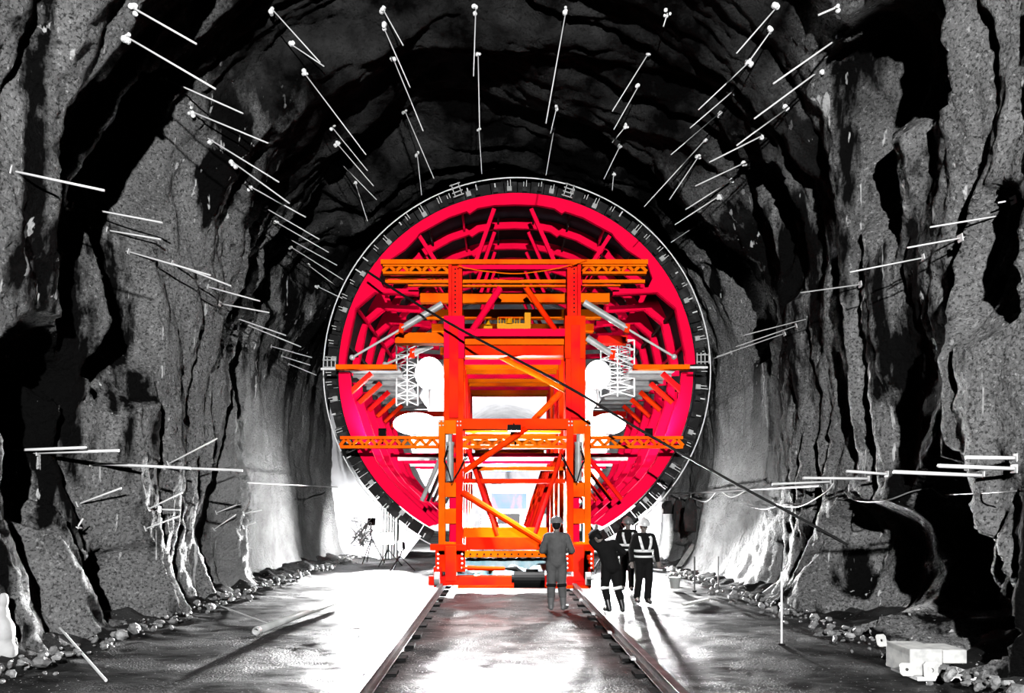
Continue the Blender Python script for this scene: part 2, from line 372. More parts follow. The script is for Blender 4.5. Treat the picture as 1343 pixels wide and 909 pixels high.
# top rib polygon
tp = px2(inner_top + mir(inner_top[:-1]))
aL = math.atan2(tp[0][1]-RCZ, tp[0][0]-RCX) % (2*PI); aR = math.atan2(tp[-1][1]-RCZ, tp[-1][0]-RCX)
top_poly = circ(RF, aR, aL, 72) + tp
lw = px2(inner_low); a0 = math.atan2(lw[0][1]-RCZ, lw[0][0]-RCX) % (2*PI); a1 = math.atan2(CH+(VY-692)/F*17.6-RCZ, (562-VX)/F*17.6-RCX) % (2*PI)
lowL = circ(RF, a1, a0, 26) + lw
lowR = [(2*((676.5-VX)/F*17.6)-x, z) for x, z in lowL][::-1]
for k in range(NR):
    y = 17.6+RS*k
    MB().prism(top_poly, y, y+.10).build('arch_rib', 'crimson', fw)
    MB().prism(lowL, y, y+.10).build('side_rib', 'crimson', fw)
    MB().prism(lowR, y, y+.10).build('side_rib', 'crimson', fw)
    # inner flanges of the ribs
    for seq in (px2(inner_top[:5]), px2(mir(inner_top[:5])), px2(inner_low), [(2*((676.5-VX)/F*17.6)-x, z) for x, z in px2(inner_low)]):
        b = MB()
        for p, q in zip(seq[:-1], seq[1:]): b.bar((p[0], y+.11, p[1]), (q[0], y+.11, q[1]), .025, .14, up=(0,1,0))
        b.build('rib_flange', 'crimson', fw)
    # braces inside the arch of each bay
    for (xa, ya, xb, yb) in ((648,270,622,345),(697,270,730,345),(549,306,574,345),(801,306,776,345)):
        A = P(xa, ya, 17.6); B = P(xb, yb, 17.6); dy = RS*k+.2
        MB().bar((A.x, A.y+dy, A.z), (B.x, B.y+dy, B.z), .10).build('arch_brace', 'crimson' , fw)
MB().strip(circ(RF+.03, A0+.06, A1-.06, 90), circ(RF-.01, A0+.06, A1-.06, 90), 17.62, 26.3).build('skin_plate', 'skin_steel', fw)
for k in range(22):
    a = math.radians(-40+260*k/21); c = Vector((RCX+(RF-.12)*math.cos(a), 0, RCZ+(RF-.12)*math.sin(a)))
    MB().bar((c.x, 17.72, c.z), (c.x, 25.6, c.z), .05, .10).build('purlin', 'dark' if k % 4 else 'crimson', fw)
# stop-end: dark boards, white clamps, rubber hoop
se = thing('stop_end', 'dark ring of stop-end boards with pale radial clamps around the red form', 'bulkhead', (RCX, 17.6, RCZ-RO))
random.seed(3)
nb = 74
for k in range(nb):
    a = math.radians(-63)+math.radians(306)*k/nb; b_ = a+math.radians(306)/nb*.93; dy = random.uniform(-.03, .04)
    ro = RO-.05-random.uniform(0, .05)
    MB().strip(circ(ro, a, b_, 2), circ(RF+.04, a, b_, 2), 17.66+dy, 17.72+dy).build('board', 'board', se)
for k in range(66):
    a = math.radians(-62)+math.radians(304)*(k+.5+random.uniform(-.25, .25))/66
    b = MB(); u = Vector((math.cos(a), 0, math.sin(a))); t = Vector((-math.sin(a), 0, math.cos(a))); c = Vector((RCX, 17.60, RCZ))
    two = random.random() < .7; r1 = RO-.04-random.uniform(0, .07); r0 = RF+.12+random.uniform(0, .06)
    for s_ in ((-1, 1) if two else (0,)):
        b.bar(c+u*r0+t*.035*s_, c+u*(r1-.02*s_)+t*.035*s_, .014 if two else .03, .02, up=(0,1,0))
    cl = b.build('clamp', 'bolt', se)
    MB().bar(c+u*(r0-.1), c+u*(r0+.02), .12, .06, up=(0,1,0)).build('wedge_block', 'grey_steel' if k % 3 == 0 else 'board', cl)
hp = circ(RO, math.radians(-64), math.radians(244), 140)
MB().tube([(x, 17.58, z) for x, z in hp], .016, 6).build('rubber_hoop', 'white', se)
for (x, y, r) in ((599,249,-20),(746,250,18),(432,477,-90),(922,470,90)):
    b = MB(); c = P(x, y, 17.5)
    u = Vector((math.sin(math.radians(r)), 0, math.cos(math.radians(r)))); t = Vector((u.z, 0, -u.x))
    for s_ in (-1, 1): b.bar(c+t*.09*s_-u*.17, c+t*.09*s_+u*.17, .02, .02, up=(0,1,0))
    for q in (-.15,-.05,.05,.15): b.bar(c+u*q-t*.14, c+u*q+t*.14, .02, .02, up=(0,1,0))
    b.build('inspection_hatch', 'zinc', se)

# ------------------------------------------------------------------ portal gantry
D = 16.8; SCL = F/D
gc = P(675, 775, D)
gt = thing('portal_gantry', 'tall orange and red steel portal gantry on rails inside the round form', 'gantry', (gc.x, D, 0))
def R(name, m, rects, d=D, t=.12, bevel=.008):
    b = MB()
    for r in rects: b.prect(*r[:4], d+(r[4] if len(r) > 4 else 0), r[5] if len(r) > 5 else t)
    return b.build(name, m, gt, bevel=bevel)
def mx(rects): return [(1350-r[2], r[1], 1350-r[0], r[3], *r[4:]) for r in rects]
up_col = [(588,346,592.5,415,0,.3),(601.5,346,606,415,0,.3),(592,346,602,415,.1,.1)]
head = [(582,414,609,470,-.03,.36),(582,470,608,551,0,.3)]
headstrip = [(589,426,601,548,-.06,.03)]
legs = [(575,551,583.5,728,0,.3),(598,551,607,728,0,.3)]
webs = [(583,633,598,652,.05,.1),(583,667,598,687,.05,.1),(583,711,598,716,.02,.2),(583,551,598,569,.02,.2)]
backw = [(590,652,598,667,.15,.05),(590,687,598,711,.15,.05)]
base = [(584,716,598,762,-.05,.4)]
plates = [(571,722,584,750,0,.1),(598,722,610,750,0,.1),(564,714,612,722,-.02,.35)]
for side, f_ in (('l', lambda x: x), ('r', mx)):
    R('upper_column', 'red', f_(up_col)); R('column_head', 'crimson' if side == 'l' else 'vermilion', f_([head[0]])); R('column', 'vermilion' if side == 'l' else 'red', f_([head[1]]))
    R('column_rib', 'red', f_(headstrip)); R('leg', 'orange', f_(legs[:1])); R('leg', 'vermilion', f_(legs[1:])); [R('web_plate', 'orange', f_([w_])) for w_ in webs]
    R('back_plate', 'crimson', f_(backw)); R('base_post', 'red', f_(base)); R('base_plate', 'vermilion', f_(plates))
    b = MB()
    for x in (574.5, 606):
        for y in (727, 733, 739, 745):
            xx = x if side == 'l' else 1350-x; c = P(xx, y, D); MB().ball((c.x, D-.01, c.z), (.03,.03,.03), 8, 6).build('bolt_head', 'white', gt, smooth=True)
    for x in (577, 581, 600, 604):
        for y in (553, 558):
            xx = x if side == 'l' else 1350-x; c = P(xx, y, D); MB().ball((c.x, D-.01, c.z), (.022,.03,.022), 8, 6).build('bolt_head', 'white', gt, smooth=True)
    b = MB()                                      # punched holes of the column web
    for k in range(11):
        xx = 597 if side == 'l' else 753; b.prect(xx-1, 352+k*5.6, xx+1, 354+k*5.6, D+.095, .02)
    b.build('web_holes', 'dark', gt)
    xx = 590.5 if side == 'l' else 758.5
    b = MB(); b.tube([P(xx, 631, D+.1), P(xx, 583, D+.1)], .085, 14); b.tube([P(xx, 583, D+.1), P(xx, 569, D+.1)], .045, 12); b.tube([P(xx, 584, D+.1), P(xx, 580, D+.1)], .10, 14)
    b.build('hydraulic_jack', 'grey_steel', gt)
    b = MB()
    for q in range(2):
        sg = 1 if side == 'l' else -1
        b.tube([P(xx-3*sg, 585+q*6, D), P(xx-8*sg, 602+q*3, D-.08), P(xx-2*sg, 618, D-.1), P(xx+2*sg, 632+q*4, D-.05), P(xx+10*sg, 620, D-.1), P(xx+22*sg, 600-q*5, D)], .014, 6)
    b.build('hydraulic_hose', 'dark', gt)
# trusses
def truss(name, x0, x1, yt, yb, chord, n, d, m='orange'):
    b = MB(); b.prect(x0, yt, x1, yt+chord, d, .15); b.prect(x0, yb-chord, x1, yb, d, .15)
    w = (x1-x0)/n; t_ = yt+chord-.6; u_ = yb-chord+.6
    for k in range(n):
        a = P(x0+k*w, u_, d+.05); c = P(x0+(k+.5)*w, t_, d+.05); e = P(x0+(k+1)*w, u_, d+.05)
        b.bar(a, c, .075, .06, up=(0,1,0)); b.bar(c, e, .075, .06, up=(0,1,0))
    return b.build(name, m, gt)
truss('lattice_truss', 502, 588, 346, 359, 3.2, 5, D); truss('lattice_truss', 764, 848, 346, 359, 3.2, 5, D)
truss('lattice_truss', 446, 575, 572, 588, 4.0, 8, D-.16); truss('lattice_truss', 775, 896, 572, 588, 4.0, 7, D-.16); truss('lattice_truss', 607, 743, 572, 588, 4.0, 7, D+.02)
R('top_beam', 'orange', [(499,340,850,346,-.05,.35)]); R('top_beam_web', 'crimson', [(606,346,746,353,.02,.15)])
R('beam', 'orange', [(505,362,588,364),(505,366.5,588,371),(764,366.5,846,371),(535,373,588,375),(764,373,814,375),(606,366.5,742,371),(606,373.5,742,376)], D+.3, .1)
R('cross_beam', 'crimson', [(606,431,744,441,0,.3)]); R('cross_beam', 'orange', [(608,444,742,452,.25,.25)]); R('cross_beam', 'vermilion', [(608,452,742,466,.35,.3)])
R('cross_beam', 'vermilion', [(605,549,746,563,-.02,.3)])
R('cross_beam', 'orange', [(606,612,744,617,.6,.2)]); R('cross_beam', 'vermilion', [(606,628,744,634,.4,.2)])
R('side_beam', 'orange', [(518,436,582,450,.6,.3)]); R('side_beam', 'red', [(785,440,823,450,1.4,.3)])
# diagonals
def diag(name, m, a, b, w, d=D+.05, d2=None):
    return MB().tube([P(*a, d), P(*b, d2 or d)], w, 10).build(name, m, gt)
diag('knee_brace', 'crimson', (656,378), (620,433), .085); diag('knee_brace', 'vermilion', (690,378), (728,433), .07)
diag('diagonal_tube', 'vermilion', (690,562), (608,619), .075, D-.05); diag('diagonal_tube', 'vermilion', (606,646), (720,716), .085, D-.05)
diag('diagonal_tube', 'orange', (610,444), (742,512), .07, D+.7); diag('diagonal_tube', 'vermilion', (735,515), (700,551), .09, D+3)
# side cylinders that swing the form
for (a, b, c, d_) in (((580,399),(527,431),(462,469),.2),((567,452),(541,463),(505,478),1.2),((766,397),(822,431),(884,468),.2),((770,443),(803,465),(836,482),1.2)):
    dd = D+d_; o = MB().tube([P(*a, dd), P(*b, dd)], .085, 14).build('swing_cylinder', 'grey_steel', gt)
    mb = MB().tube([P(*b, dd), P(*c, dd)], .03, 8); mb.ball(P(*c, dd), .07); mb.build('piston_rod', 'zinc', o)
    MB().bar(P(b[0]-3, b[1], dd), P(b[0]+3, b[1]+1, dd), .16, .22).build('cylinder_collar', 'vermilion', o)
# ribs' tie beams, portals and joists down the length of the gantry
for k in range(6):
    d = 17.75+RS*k
    a = P(550, 394, 17.6); c = P(801, 381, 17.6)
    MB().box((a.x, d, a.z), (c.x, d+.2, c.z)).build('tie_beam', 'orange', gt, bevel=.01)
    if k:
        dd = D+1.75*k
        for s_ in (-1, 1):
            xx = gc.x+s_*1.56
            MB().box((xx-.17, dd, 0.5), (xx+.17, dd+.3, 7.4)).build('portal_column', 'red' if k % 2 else 'vermilion', gt)
        a = P(606, 441, D); c = P(744, 431, D)
        MB().box((a.x, dd, 4.05), (c.x, dd+.25, 4.3)).build('portal_beam', 'orange', gt)
for k in range(12):
    dd = 17.7+.72*k; z0 = CH+(VY-440)/F*D
    MB().box((gc.x-1.4, dd, z0-.05), (gc.x+1.4, dd+.13, z0+.1)).build('deck_joist', 'orange' if k % 3 else 'crimson', gt)
MB().box((gc.x-1.4, 18, z0+.1), (gc.x+1.4, 26.5, z0+.14)).build('deck_plate', 'dark', gt)
for k in range(6):
    dd = 17.8+1.3*k; z1 = CH+(VY-590)/F*D
    MB().box((gc.x-3.2, dd, z1-.1), (gc.x+3.2, dd+.10, z1)).build('deck_joist', 'zinc' if k % 2 else 'crimson', gt)
# side walkways seen from underneath
for sx, (xo, xi) in (('l', (440,520)), ('r', (905,831))):
    a = P(xo, 481, 17.6); c = P(xi, 481, 17.6); x0, x1 = sorted((a.x, c.x))
    wk = MB(); n = 8
    if sx == 'l': x0 += .3; x1 += .05
    else: x1 -= .3; x0 -= .05
    for k in range(n): wk.box((x0, 17.4+k*.93, a.z-.05), (x1, 17.4+k*.93+.88, a.z-.01))
    wo = wk.build('walkway_deck', 'deck', gt)
    for k in range(9): MB().bar((x0, 17.4+k*.93, a.z-.1), (x1, 17.4+k*.93, a.z-.1), .05, .08).build('deck_bearer', 'deck', wo)
    e = P(xo, 478, D+.3); f_ = P(xi, 484, D+.3); MB().box((e.x, D+.3, e.z), (f_.x, D+.5, f_.z)).build('edge_beam', 'orange', wo)
    MB().box((x0, 24.8, a.z-.3), (x1+(.8 if sx == 'l' else 0), 24.95, a.z-.12)).build('edge_beam', 'red', wo)
    # brackets under the deck
    for k in range(6):
        yy = 17.7+k*1.4; xw = RCX+(-1 if sx == 'l' else 1)*4.35; xi_ = xw+(1 if sx == 'l' else -1)*.6
        MB().bar((xw, yy, a.z-.7), (xi_, yy, a.z-.15), .12).build('bracket', 'red', wo)
MB().tube([P(421, 484, D), P(440, 484, D)], .03, 8).build('guard_rail', 'white', gt); MB().tube([P(905, 482, D), P(928, 482, D)], .03, 8).build('guard_rail', 'white', gt)
# ladders / scaffold lattice beside the lamps
for (x0, x1, y0, y1, d, m, nm) in ((520,548,452,532,18.6,'zinc',6),(788,832,446,520,18.8,'white',6),(800,826,452,515,20.5,'zinc',5)):
    b = MB()
    for x in (x0, (x0+x1)/2, x1): b.tube([P(x, y0, d), P(x, y1, d)], .022, 6)
    for k in range(nm):
        ya = y0+(y1-y0)*k/nm; yb = y0+(y1-y0)*(k+1)/nm
        b.tube([P(x0, ya, d), P(x1, yb, d)], .016, 6); b.tube([P(x1, ya, d), P(x0, yb, d)], .016, 6); b.tube([P(x0, ya, d), P(x1, ya, d)], .018, 6)
    b.build('scaffold_frame', m, gt)
# struts from the legs down to the toes of the form, one set per rib
for k in range(6):
    dy = RS*k
    for (a, b_, m) in (((577,602),(553,657),'grey_steel'),((773,602),(815,655),'red'),((738,590),(702,700),'red'),((614,590),(652,703),'red')):
        A = P(*a, 17.0); B = P(*b_, 17.0); MB().tube([(A.x, A.y+dy, A.z), (B.x, B.y+dy, B.z)], .055, 8).build('toe_strut', m, gt)
# foot of the gantry
R('trough_beam', 'orange', [(607,692,718,705,.5,.3)]); R('trough_beam', 'vermilion', [(612,705,735,721,.35,.5)])
b = MB(); b.prect(607, 723, 742, 731, D, .2); b.build('bolted_beam', 'orange', gt)
b = MB()
for k in range(14): b.prect(616+k*9, 726, 618+k*9, 728, D-.01, .03)
b.build('bolted_beam_holes', 'dark', gt)
R('bottom_beam', 'red', [(562,756,775,768,0,.35)]); R('bottom_flange', 'vermilion', [(600,768,775,772,-.03,.4)])
b = MB(); b.tube([P(613, 745, D-.2), P(662, 746, D-.2)], [.06,.05], 10); b.tube([P(606, 745, D-.2), P(613, 745, D-.2)], .03, 8); b.build('turnbuckle', 'red', gt)
MB().tube([P(662, 746, D-.2), P(676, 746, D-.2), P(690, 755, D-.2)], [.03,.07,.05], 10).build('turnbuckle_end', 'dark', gt)
for xx in (575, 769):
    c = P(xx, 768, D+.2); cx = c.x
    w = MB().bar((cx-.10, D+.15, .32), (cx+.10, D+.15, .32), .34, .5).build('bogie', 'red', gt, bevel=.02)
    b = MB()
    for dy in (-.15, .45): b.tube([(cx-.06, D+dy, .30), (cx+.06, D+dy, .30)], .16, 18)
    b.build('wheel', 'grey_steel', w)
cx = P(769, 768, D).x
MB().tube([(cx, D-.25, .28), (cx+.5, D-.3, .34)], .02, 6).build('rail_clamp', 'white', gt)
# loose things on the gantry
b = MB()
for k in range(8):
    for j in range(2): pass
n = 26
vs = []; 
for i in range(n+1):
    for j in range(9):
        x = 600+122*i/n; y = 732+25*j/8; c = P(x, y, D+.62-.30*j/8); vs.append((c.x, c.y, c.z+.09*math.sin(i*.9)*math.sin(j*.5)+ .03*math.sin(i*2.3+j)))
fs = [(i*9+j, i*9+j+1, (i+1)*9+j+1, (i+1)*9+j) for i in range(n) for j in range(8)]
o = MB().add(vs, fs).build('plastic_sheet', 'blue', smooth=True); sol = o.modifiers.new('s', 'SOLIDIFY'); sol.thickness = .006
tag(o, 'pale blue plastic sheet slung low between the gantry feet', 'sheet')
t = thing('drive_motor', 'black oily drive motor on the bottom beam behind standing worker', 'motor', P(694, 768, D-.1))
b = MB(); b.tube([P(674, 760, D-.25), P(714, 760, D-.25)], .20, 18); b.build('motor_body', 'dark', t)
MB().prect(690, 747, 706, 754, D-.33, .18).build('terminal_box', 'dark', t); MB().tube([P(671, 759, D-.25), P(676, 759, D-.25)], .1, 12).build('gearbox', 'dark', t)
t = thing('valve_bank', 'yellow hydraulic valve bank with rows of levers on the red cross beam', 'valve bank', P(667, 431, D+.9))
MB().prect(652, 424, 696, 431, D+.8, .3).build('manifold', 'yellow', t); MB().prect(688, 410, 696, 425, D+.9, .2).build('control_box', 'yellow', t)
for k in range(9): MB().tube([P(653+k*3.6, 425, D+.9), P(653+k*3.6, 416+(k*7 % 5), D+.85)], .016, 6).build('lever', 'yellow', t)
MB().tube([P(668, 425, D+.8), P(668, 418, D+.8)], [.09,.04], 12).build('pressure_dome', 'yellow', t)
t = thing('hydraulic_tank', 'small yellow hydraulic tank left of the valve bank on cross beam', 'tank', P(640, 431, D+.9))
MB().prect(634, 427, 646, 431, D+.8, .3).build('tank_body', 'yellow', t, bevel=.02); MB().tube([P(640, 427, D+.95), P(640, 419, D+.95)], [.08,.02], 10).build('filler_neck', 'yellow', t)

# ------------------------------------------------------------------ cables
def curve_pts(pts, n=8):
    pts = [Vector(p) for p in pts]; out = []
    for i in range(len(pts)-1):
        p0 = pts[max(i-1, 0)]; p1 = pts[i]; p2 = pts[i+1]; p3 = pts[min(i+2, len(pts)-1)]
        for k in range(n):
            t = k/n; out.append(.5*((2*p1)+(p2-p0)*t+(2*p0-5*p1+4*p2-p3)*t*t+(3*p1-p0-3*p2+p3)*t**3))
    return out+[pts[-1]]
e, _ = hit(1115, 717)
def cb(px, py):
    f_ = (px-480)/(1115-480); return P(px, py, 1/((1-f_)/16.6+f_/e.y))
MB().tube(curve_pts([cb(480,355), cb(530,388), cb(600,430), cb(740,505), cb(850,570), cb(975,640), cb(1050,680), cb(1113,716)]), .028, 8).build('power_cable', 'cable', smooth=True)
tag(bpy.data.objects['power_cable'], 'long black power cable strung across the gantry down to the right wall', 'cable')
o = MB().tube(curve_pts([P(600,349,D-.1), P(630,355,D-.15), P(675,359,D-.2), P(715,355,D-.15), P(748,348,D-.1), P(770,341,D-.1)]), .014, 6).build('sagging_rope', 'orange')
tag(o, 'thin orange rope sagging under the top beam between the columns', 'rope')

# ------------------------------------------------------------------ rails
def rail(name, px_, lab):
    X = px_; b = MB(); y0, y1 = -2, 33
    b.box((X-.085, y0, .01), (X+.085, y1, .03)); b.box((X-.02, y0, .03), (X+.02, y1, .13)); b.box((X-.05, y0, .13), (X+.05, y1, .17))
    t = thing(name, lab, 'rail', (X, 8, 0)); b.build('rail_bar', 'rail', t, bevel=.004)
    for k in range(34):
        yy = 4+k*.85; MB().box((X-.2, yy, -.03), (X+.2, yy+.22, .012)).build('sleeper_pad', 'dark', t)
    for k in range(12):
        yy = 7+k*1.9; MB().box((X-.12, yy, .03), (X-.06, yy+.12, .06)).build('rail_clip', 'zinc', t)
rail('steel_rail', -1.44, 'left steel rail running from the foreground under the gantry')
rail('steel_rail', 1.83, 'right steel rail running past the standing worker under the gantry')

# ------------------------------------------------------------------ rock bolts
bolts = {
 ('upper left rock face', 'bolt with white grout head'): [(170,8,258,58),(165,48,283,117),(213,102,319,149),(248,145,352,188),(272,181,366,239),(304,212,380,267),(325,243,401,285),(345,271,419,314),(360,290,431,331),(373,310,442,348),(380,323,450,367),(402,346,442,376),(415,375,450,392)],
 ('left wall beside the ring', 'long pale steel bolt'): [(15,224,137,250),(95,270,213,292),(140,302,211,314),(168,330,276,361),(225,345,303,375),(272,376,341,395),(287,398,353,410),(303,415,375,440),(316,423,395,455),(355,454,409,469),(369,467,407,479),(378,477,415,492)],
 ('crown left of centre, outer row', 'slender pale bolt'): [(355,10,420,82),(380,57,425,87),(397,93,480,203),(434,165,482,224),(441,187,490,244),(443,210,494,262),(465,237,482,290)],
 ('crown left of centre, inner row', 'slender pale bolt'): [(500,8,529,60),(501,31,538,115),(515,75,555,172),(530,143,569,234),(547,200,553,256)],
 ('crown just left of the arch top', 'slender hanging bolt'): [(624,10,621,100),(627,70,629,168),(628,168,632,228)],
 ('crown just right of the arch top', 'slender hanging bolt'): [(743,10,716,162),(731,137,722,175),(727,167,716,230)],
 ('crown right of centre, inner row', 'slender bolt with grout knob'): [(876,15,870,35),(853,66,803,146),(839,110,805,170),(823,163,803,187),(814,190,792,235),(805,225,803,250)],
 ('crown right of centre, outer row', 'slender pale bolt'): [(1020,8,966,70),(1013,38,985,77),(985,79,916,144),(963,118,905,168),(945,148,880,203),(927,181,845,271),(917,204,878,262)],
 ('upper right rock face', 'bolt with white grout head'): [(1101,8,1073,20),(1104,47,1014,110),(1077,91,989,156),(1035,140,966,191),(1004,176,930,213),(978,213,912,244),(962,235,899,275),(945,256,885,295),(920,292,880,318)],
 ('right wall beside the ring', 'long thin steel bolt'): [(1332,262,1309,266),(1318,282,1220,298),(1262,312,1190,325),(1212,338,1115,357),(1130,373,1050,384),(1060,418,975,440),(1045,427,965,455),(1030,437,940,468),(960,462,937,470)],
 ('right wall at shoulder height', 'thick pale level bolt'): [(1333,601,1267,600),(1333,615,1230,611),(1290,624,1172,619),(1165,622,1110,618),(1140,628,1053,627),(1090,632,1013,635)],
 ('left wall at shoulder height', 'thick pale level bolt'): [(12,591,113,587),(48,594,156,591),(118,608,250,614),(215,613,318,617)],
 ('lower left wall above the floor', 'short pale bolt slanting up'): [(220,609,285,575),(101,662,159,640),(194,668,239,646),(207,668,236,669),(190,694,235,677),(283,673,316,660),(280,695,309,675),(318,674,343,669),(318,692,335,685),(101,693,109,680)],
}
ORD = ['topmost', 'second', 'third', 'fourth', 'fifth', 'sixth', 'seventh', 'eighth', 'ninth', 'tenth', 'eleventh', 'twelfth', 'lowest']
random.seed(5)
for (where, look), lst in bolts.items():
    n = len(lst)
    for i, (x0, y0, x1, y1) in enumerate(lst):
        h, s = hit(x0, y0)
        th = .011 if 'slender' in look or 'thin' in look else .014
        if 'thick' in look: th = .024
        if 'long pale' in look: th = .016
        lean = 0.0
        tip = P(x1, y1, h.y)
        # a bolt is 0.4 to 1.6 m long: let it slope along the tunnel if the section is not enough
        ordn = 'lowest' if i == n-1 else ORD[i]
        lab = '%s, %s on the %s' % (look, ordn if ordn in ('topmost', 'lowest') else ordn+' from top', where)
        t = thing('rock_bolt', lab, 'rock bolt', h, 'rock bolts on the '+where)
        dirv = (tip-h).normalized()
        mm = 'bolt'
        if where == 'right wall beside the ring' and i > 3: mm = 'deck'
        if h.y > 30 or h.y < 6: print('BOLT', where, i, tuple(h))
        MB().tube([h-dirv*.16, tip], th, 7).build('bar', mm, t, smooth=True)
        if 'grout' in look or 'slender' in look:
            b = MB()
            for q in range(4):
                off = Vector((random.uniform(-1,1), random.uniform(-1,1), random.uniform(-1.3,1)))*.045
                b.ball(h+dirv*.04+off, random.uniform(.025, .05), 7, 5)
            b.build('grout_knob', 'grout', t)
        else:
            q = dirv.to_track_quat('Z', 'Y').to_matrix()
            b = MB(); vs = [h+dirv*.02+q @ Vector((a*.05, c*.05, e_)) for e_ in (0, .012) for a, c in ((-1,-1),(1,-1),(1,1),(-1,1))]
            b.add(vs, [(0,1,2,3),(4,7,6,5),(0,4,5,1),(1,5,6,2),(2,6,7,3),(3,7,4,0)]); b.build('washer_plate', 'bolt', t)
# long pipes and cable along the walls
def wall_pt(px, py, out=.18):
    h, s = hit(px, py, off=out); return h
a = wall_pt(325, 633); b_ = wall_pt(462, 640)
o = MB().tube([a, b_], .02, 8).build('wall_pipe', 'bolt'); tag(o, 'thin level pipe along the lit part of the left wall', 'pipe')
a = wall_pt(1075, 637); b_ = wall_pt(880, 648)
o = MB().tube([a, b_], .03, 8).build('wall_pipe', 'boltdark'); tag(o, 'long dark level pipe along the right wall above the hanging clothes', 'pipe')
for i, (pts, r, m, lab) in enumerate((
    ([(900,650),(925,658),(942,644),(960,652),(982,641)], .016, 'bolt', 'white wire looping along the pipe over the hanging clothes'),
    ([(982,643),(1010,658),(1045,665),(1080,648),(1093,634)], .013, 'bolt', 'pale wire sagging in a wide loop on the right wall'),
    ([(1107,645),(1125,657),(1160,657),(1195,645),(1220,640)], .012, 'boltdark', 'dark wire looping under the thick bolts on the right wall'),
    ([(978,662),(1000,668),(1030,662),(1058,661)], .012, 'boltdark', 'short dark wire drooping below the long wall pipe'),
    ([(1222,640),(1240,652),(1245,648)], .012, 'bolt', 'small curl of wire at right end of the wall cables'),
    ([(1240,649),(1290,647),(1333,644)], .01, 'boltdark', 'thin dark wire running level to the right frame edge'))):
    o = MB().tube(curve_pts([wall_pt(x, y, .2) for x, y in pts]), r, 6).build('wall_wire', m, smooth=True); tag(o, lab, 'wire')

# ------------------------------------------------------------------ hanging clothes
def garment(px, py, w, h, lab, kind):
    c = wall_pt(px, py, .25); d = c.y; ww = w/F*d; hh = h/F*d
    b = MB(); n = 12; rows = 10; vs = []; fs = []
    for j in range(rows+1):
        t = j/rows
        for i in range(n):
            a = 2*PI*i/n; wid = ww/2*(.55+.45*min(1, t*3))*(1+.12*math.sin(3*a+t*5+px)); 
            if kind == 'coat': wid *= 1+.25*t
            vs.append((c.x+wid*math.cos(a)+.03*math.sin(t*7+px), d+(.06+.03*math.sin(2*a+t*4))*math.sin(a), c.z-hh*t))
    for j in range(rows):
        for i in range(n): fs.append((j*n+i, j*n+(i+1) % n, (j+1)*n+(i+1) % n, (j+1)*n+i))
    fs += [tuple(range(n)), tuple(rows*n+i for i in range(n))]
    t_ = thing('hanging_jacket' if kind != 'bag' else 'hanging_bag', lab, 'clothing' if kind != 'bag' else 'bag', (c.x, d, c.z-hh), None)
    b.add(vs, fs); b.build('body', 'cloth2', t_, smooth=True)
    if kind != 'bag':
        for s_ in (-1, 1):
            MB().cap((c.x+s_*ww*.33, d, c.z-.08), (c.x+s_*ww*.55, d+.02, c.z-hh*.62), ww*.15, ww*.11).build('sleeve', 'cloth2', t_, smooth=True)
    MB().tube([(c.x, d, c.z-.02), (c.x, d, c.z+.13)], .012, 6).build('hook', 'bolt', t_)
garment(876, 657, 14, 17, 'small dark bag hanging leftmost on the right wall pipe', 'bag')
garment(891, 655, 13, 42, 'black work jacket hanging in the middle on the right wall pipe', 'jacket')
garment(906, 653, 14, 44, 'long dark grey coat hanging rightmost on the right wall pipe', 'coat')

# ------------------------------------------------------------------ things on the floor
t = thing('steel_pipe', 'thick grey pipe lying on the floor left of the track', 'pipe', G(335,835))
A = G(335,835)+Vector((0,0,.08)); B = G(448,791)+Vector((0,0,.08)); dv = (B-A).normalized()
b = MB(); n = 16
q = dv.to_track_quat('Z','Y').to_matrix(); vs = []
for (p, r) in ((A,.06),(A,.045),(B,.045),(B,.06)):
    for k in range(n): vs.append(p+q @ Vector((r*math.cos(2*PI*k/n), r*math.sin(2*PI*k/n), 0)))
fs = [(j*n+i, j*n+(i+1) % n, ((j+1) % 4)*n+(i+1) % n, ((j+1) % 4)*n+i) for j in range(4) for i in range(n)]
b.add(vs, fs); b.build('pipe_wall', 'grey_steel', t, smooth=True)
MB().tube([A+dv*.02, A+dv*.10], .068, 16, cap=False).build('end_collar', 'zinc', t)
o = MB().tube([G(290,797)+Vector((0,0,.03)), G(356,822)+Vector((0,0,.03))], .014, 7).build('thin_rod', 'bolt'); tag(o, 'thin pale rod lying across the mud behind the thick pipe', 'rod')
h, s = hit(78, 823)
o = MB().tube([h, G(139,895)+Vector((0,0,.02))], .016, 7).build('leaning_rod', 'bolt'); tag(o, 'pale steel rod leaning from the left wall to the foreground floor', 'rod')
for (px, py, hh, r, m, lab) in ((911,775,45,.02,'boltdark','dark stake standing in the mud, nearer the hanging clothes'),(942,772,42,.018,'boltdark','dark stake standing in the mud right of the other stake'),(1025,845,95,.016,'bolt','tall thin white stick standing alone in the right foreground mud')):
    g = G(px, py); t = thing('marker_stake', lab, 'stake', g)
    MB().tube([g+Vector((0,0,-.05)), g+Vector((0,0,hh/F*g.y))], r, 8).build('shaft', m, t)
    MB().tube([g+Vector((0,0,-.03)), g+Vector((0,0,.015))], .05, 10).build('foot', 'dark', t)
g = G(885, 772); t = thing('bucket', 'small dark bucket on the wet floor left of the two stakes', 'bucket', g)
b = MB(); b.tube([g, g+Vector((0,0,.28))], [.11,.15], 18, cap=True); b.build('pail', 'grey_steel', t); MB().tube([g+Vector((.15*math.cos(a), 0, .28+.12*math.sin(a))) for a in [PI*k/10 for k in range(11)]], .008, 6).build('bail', 'bolt', t)
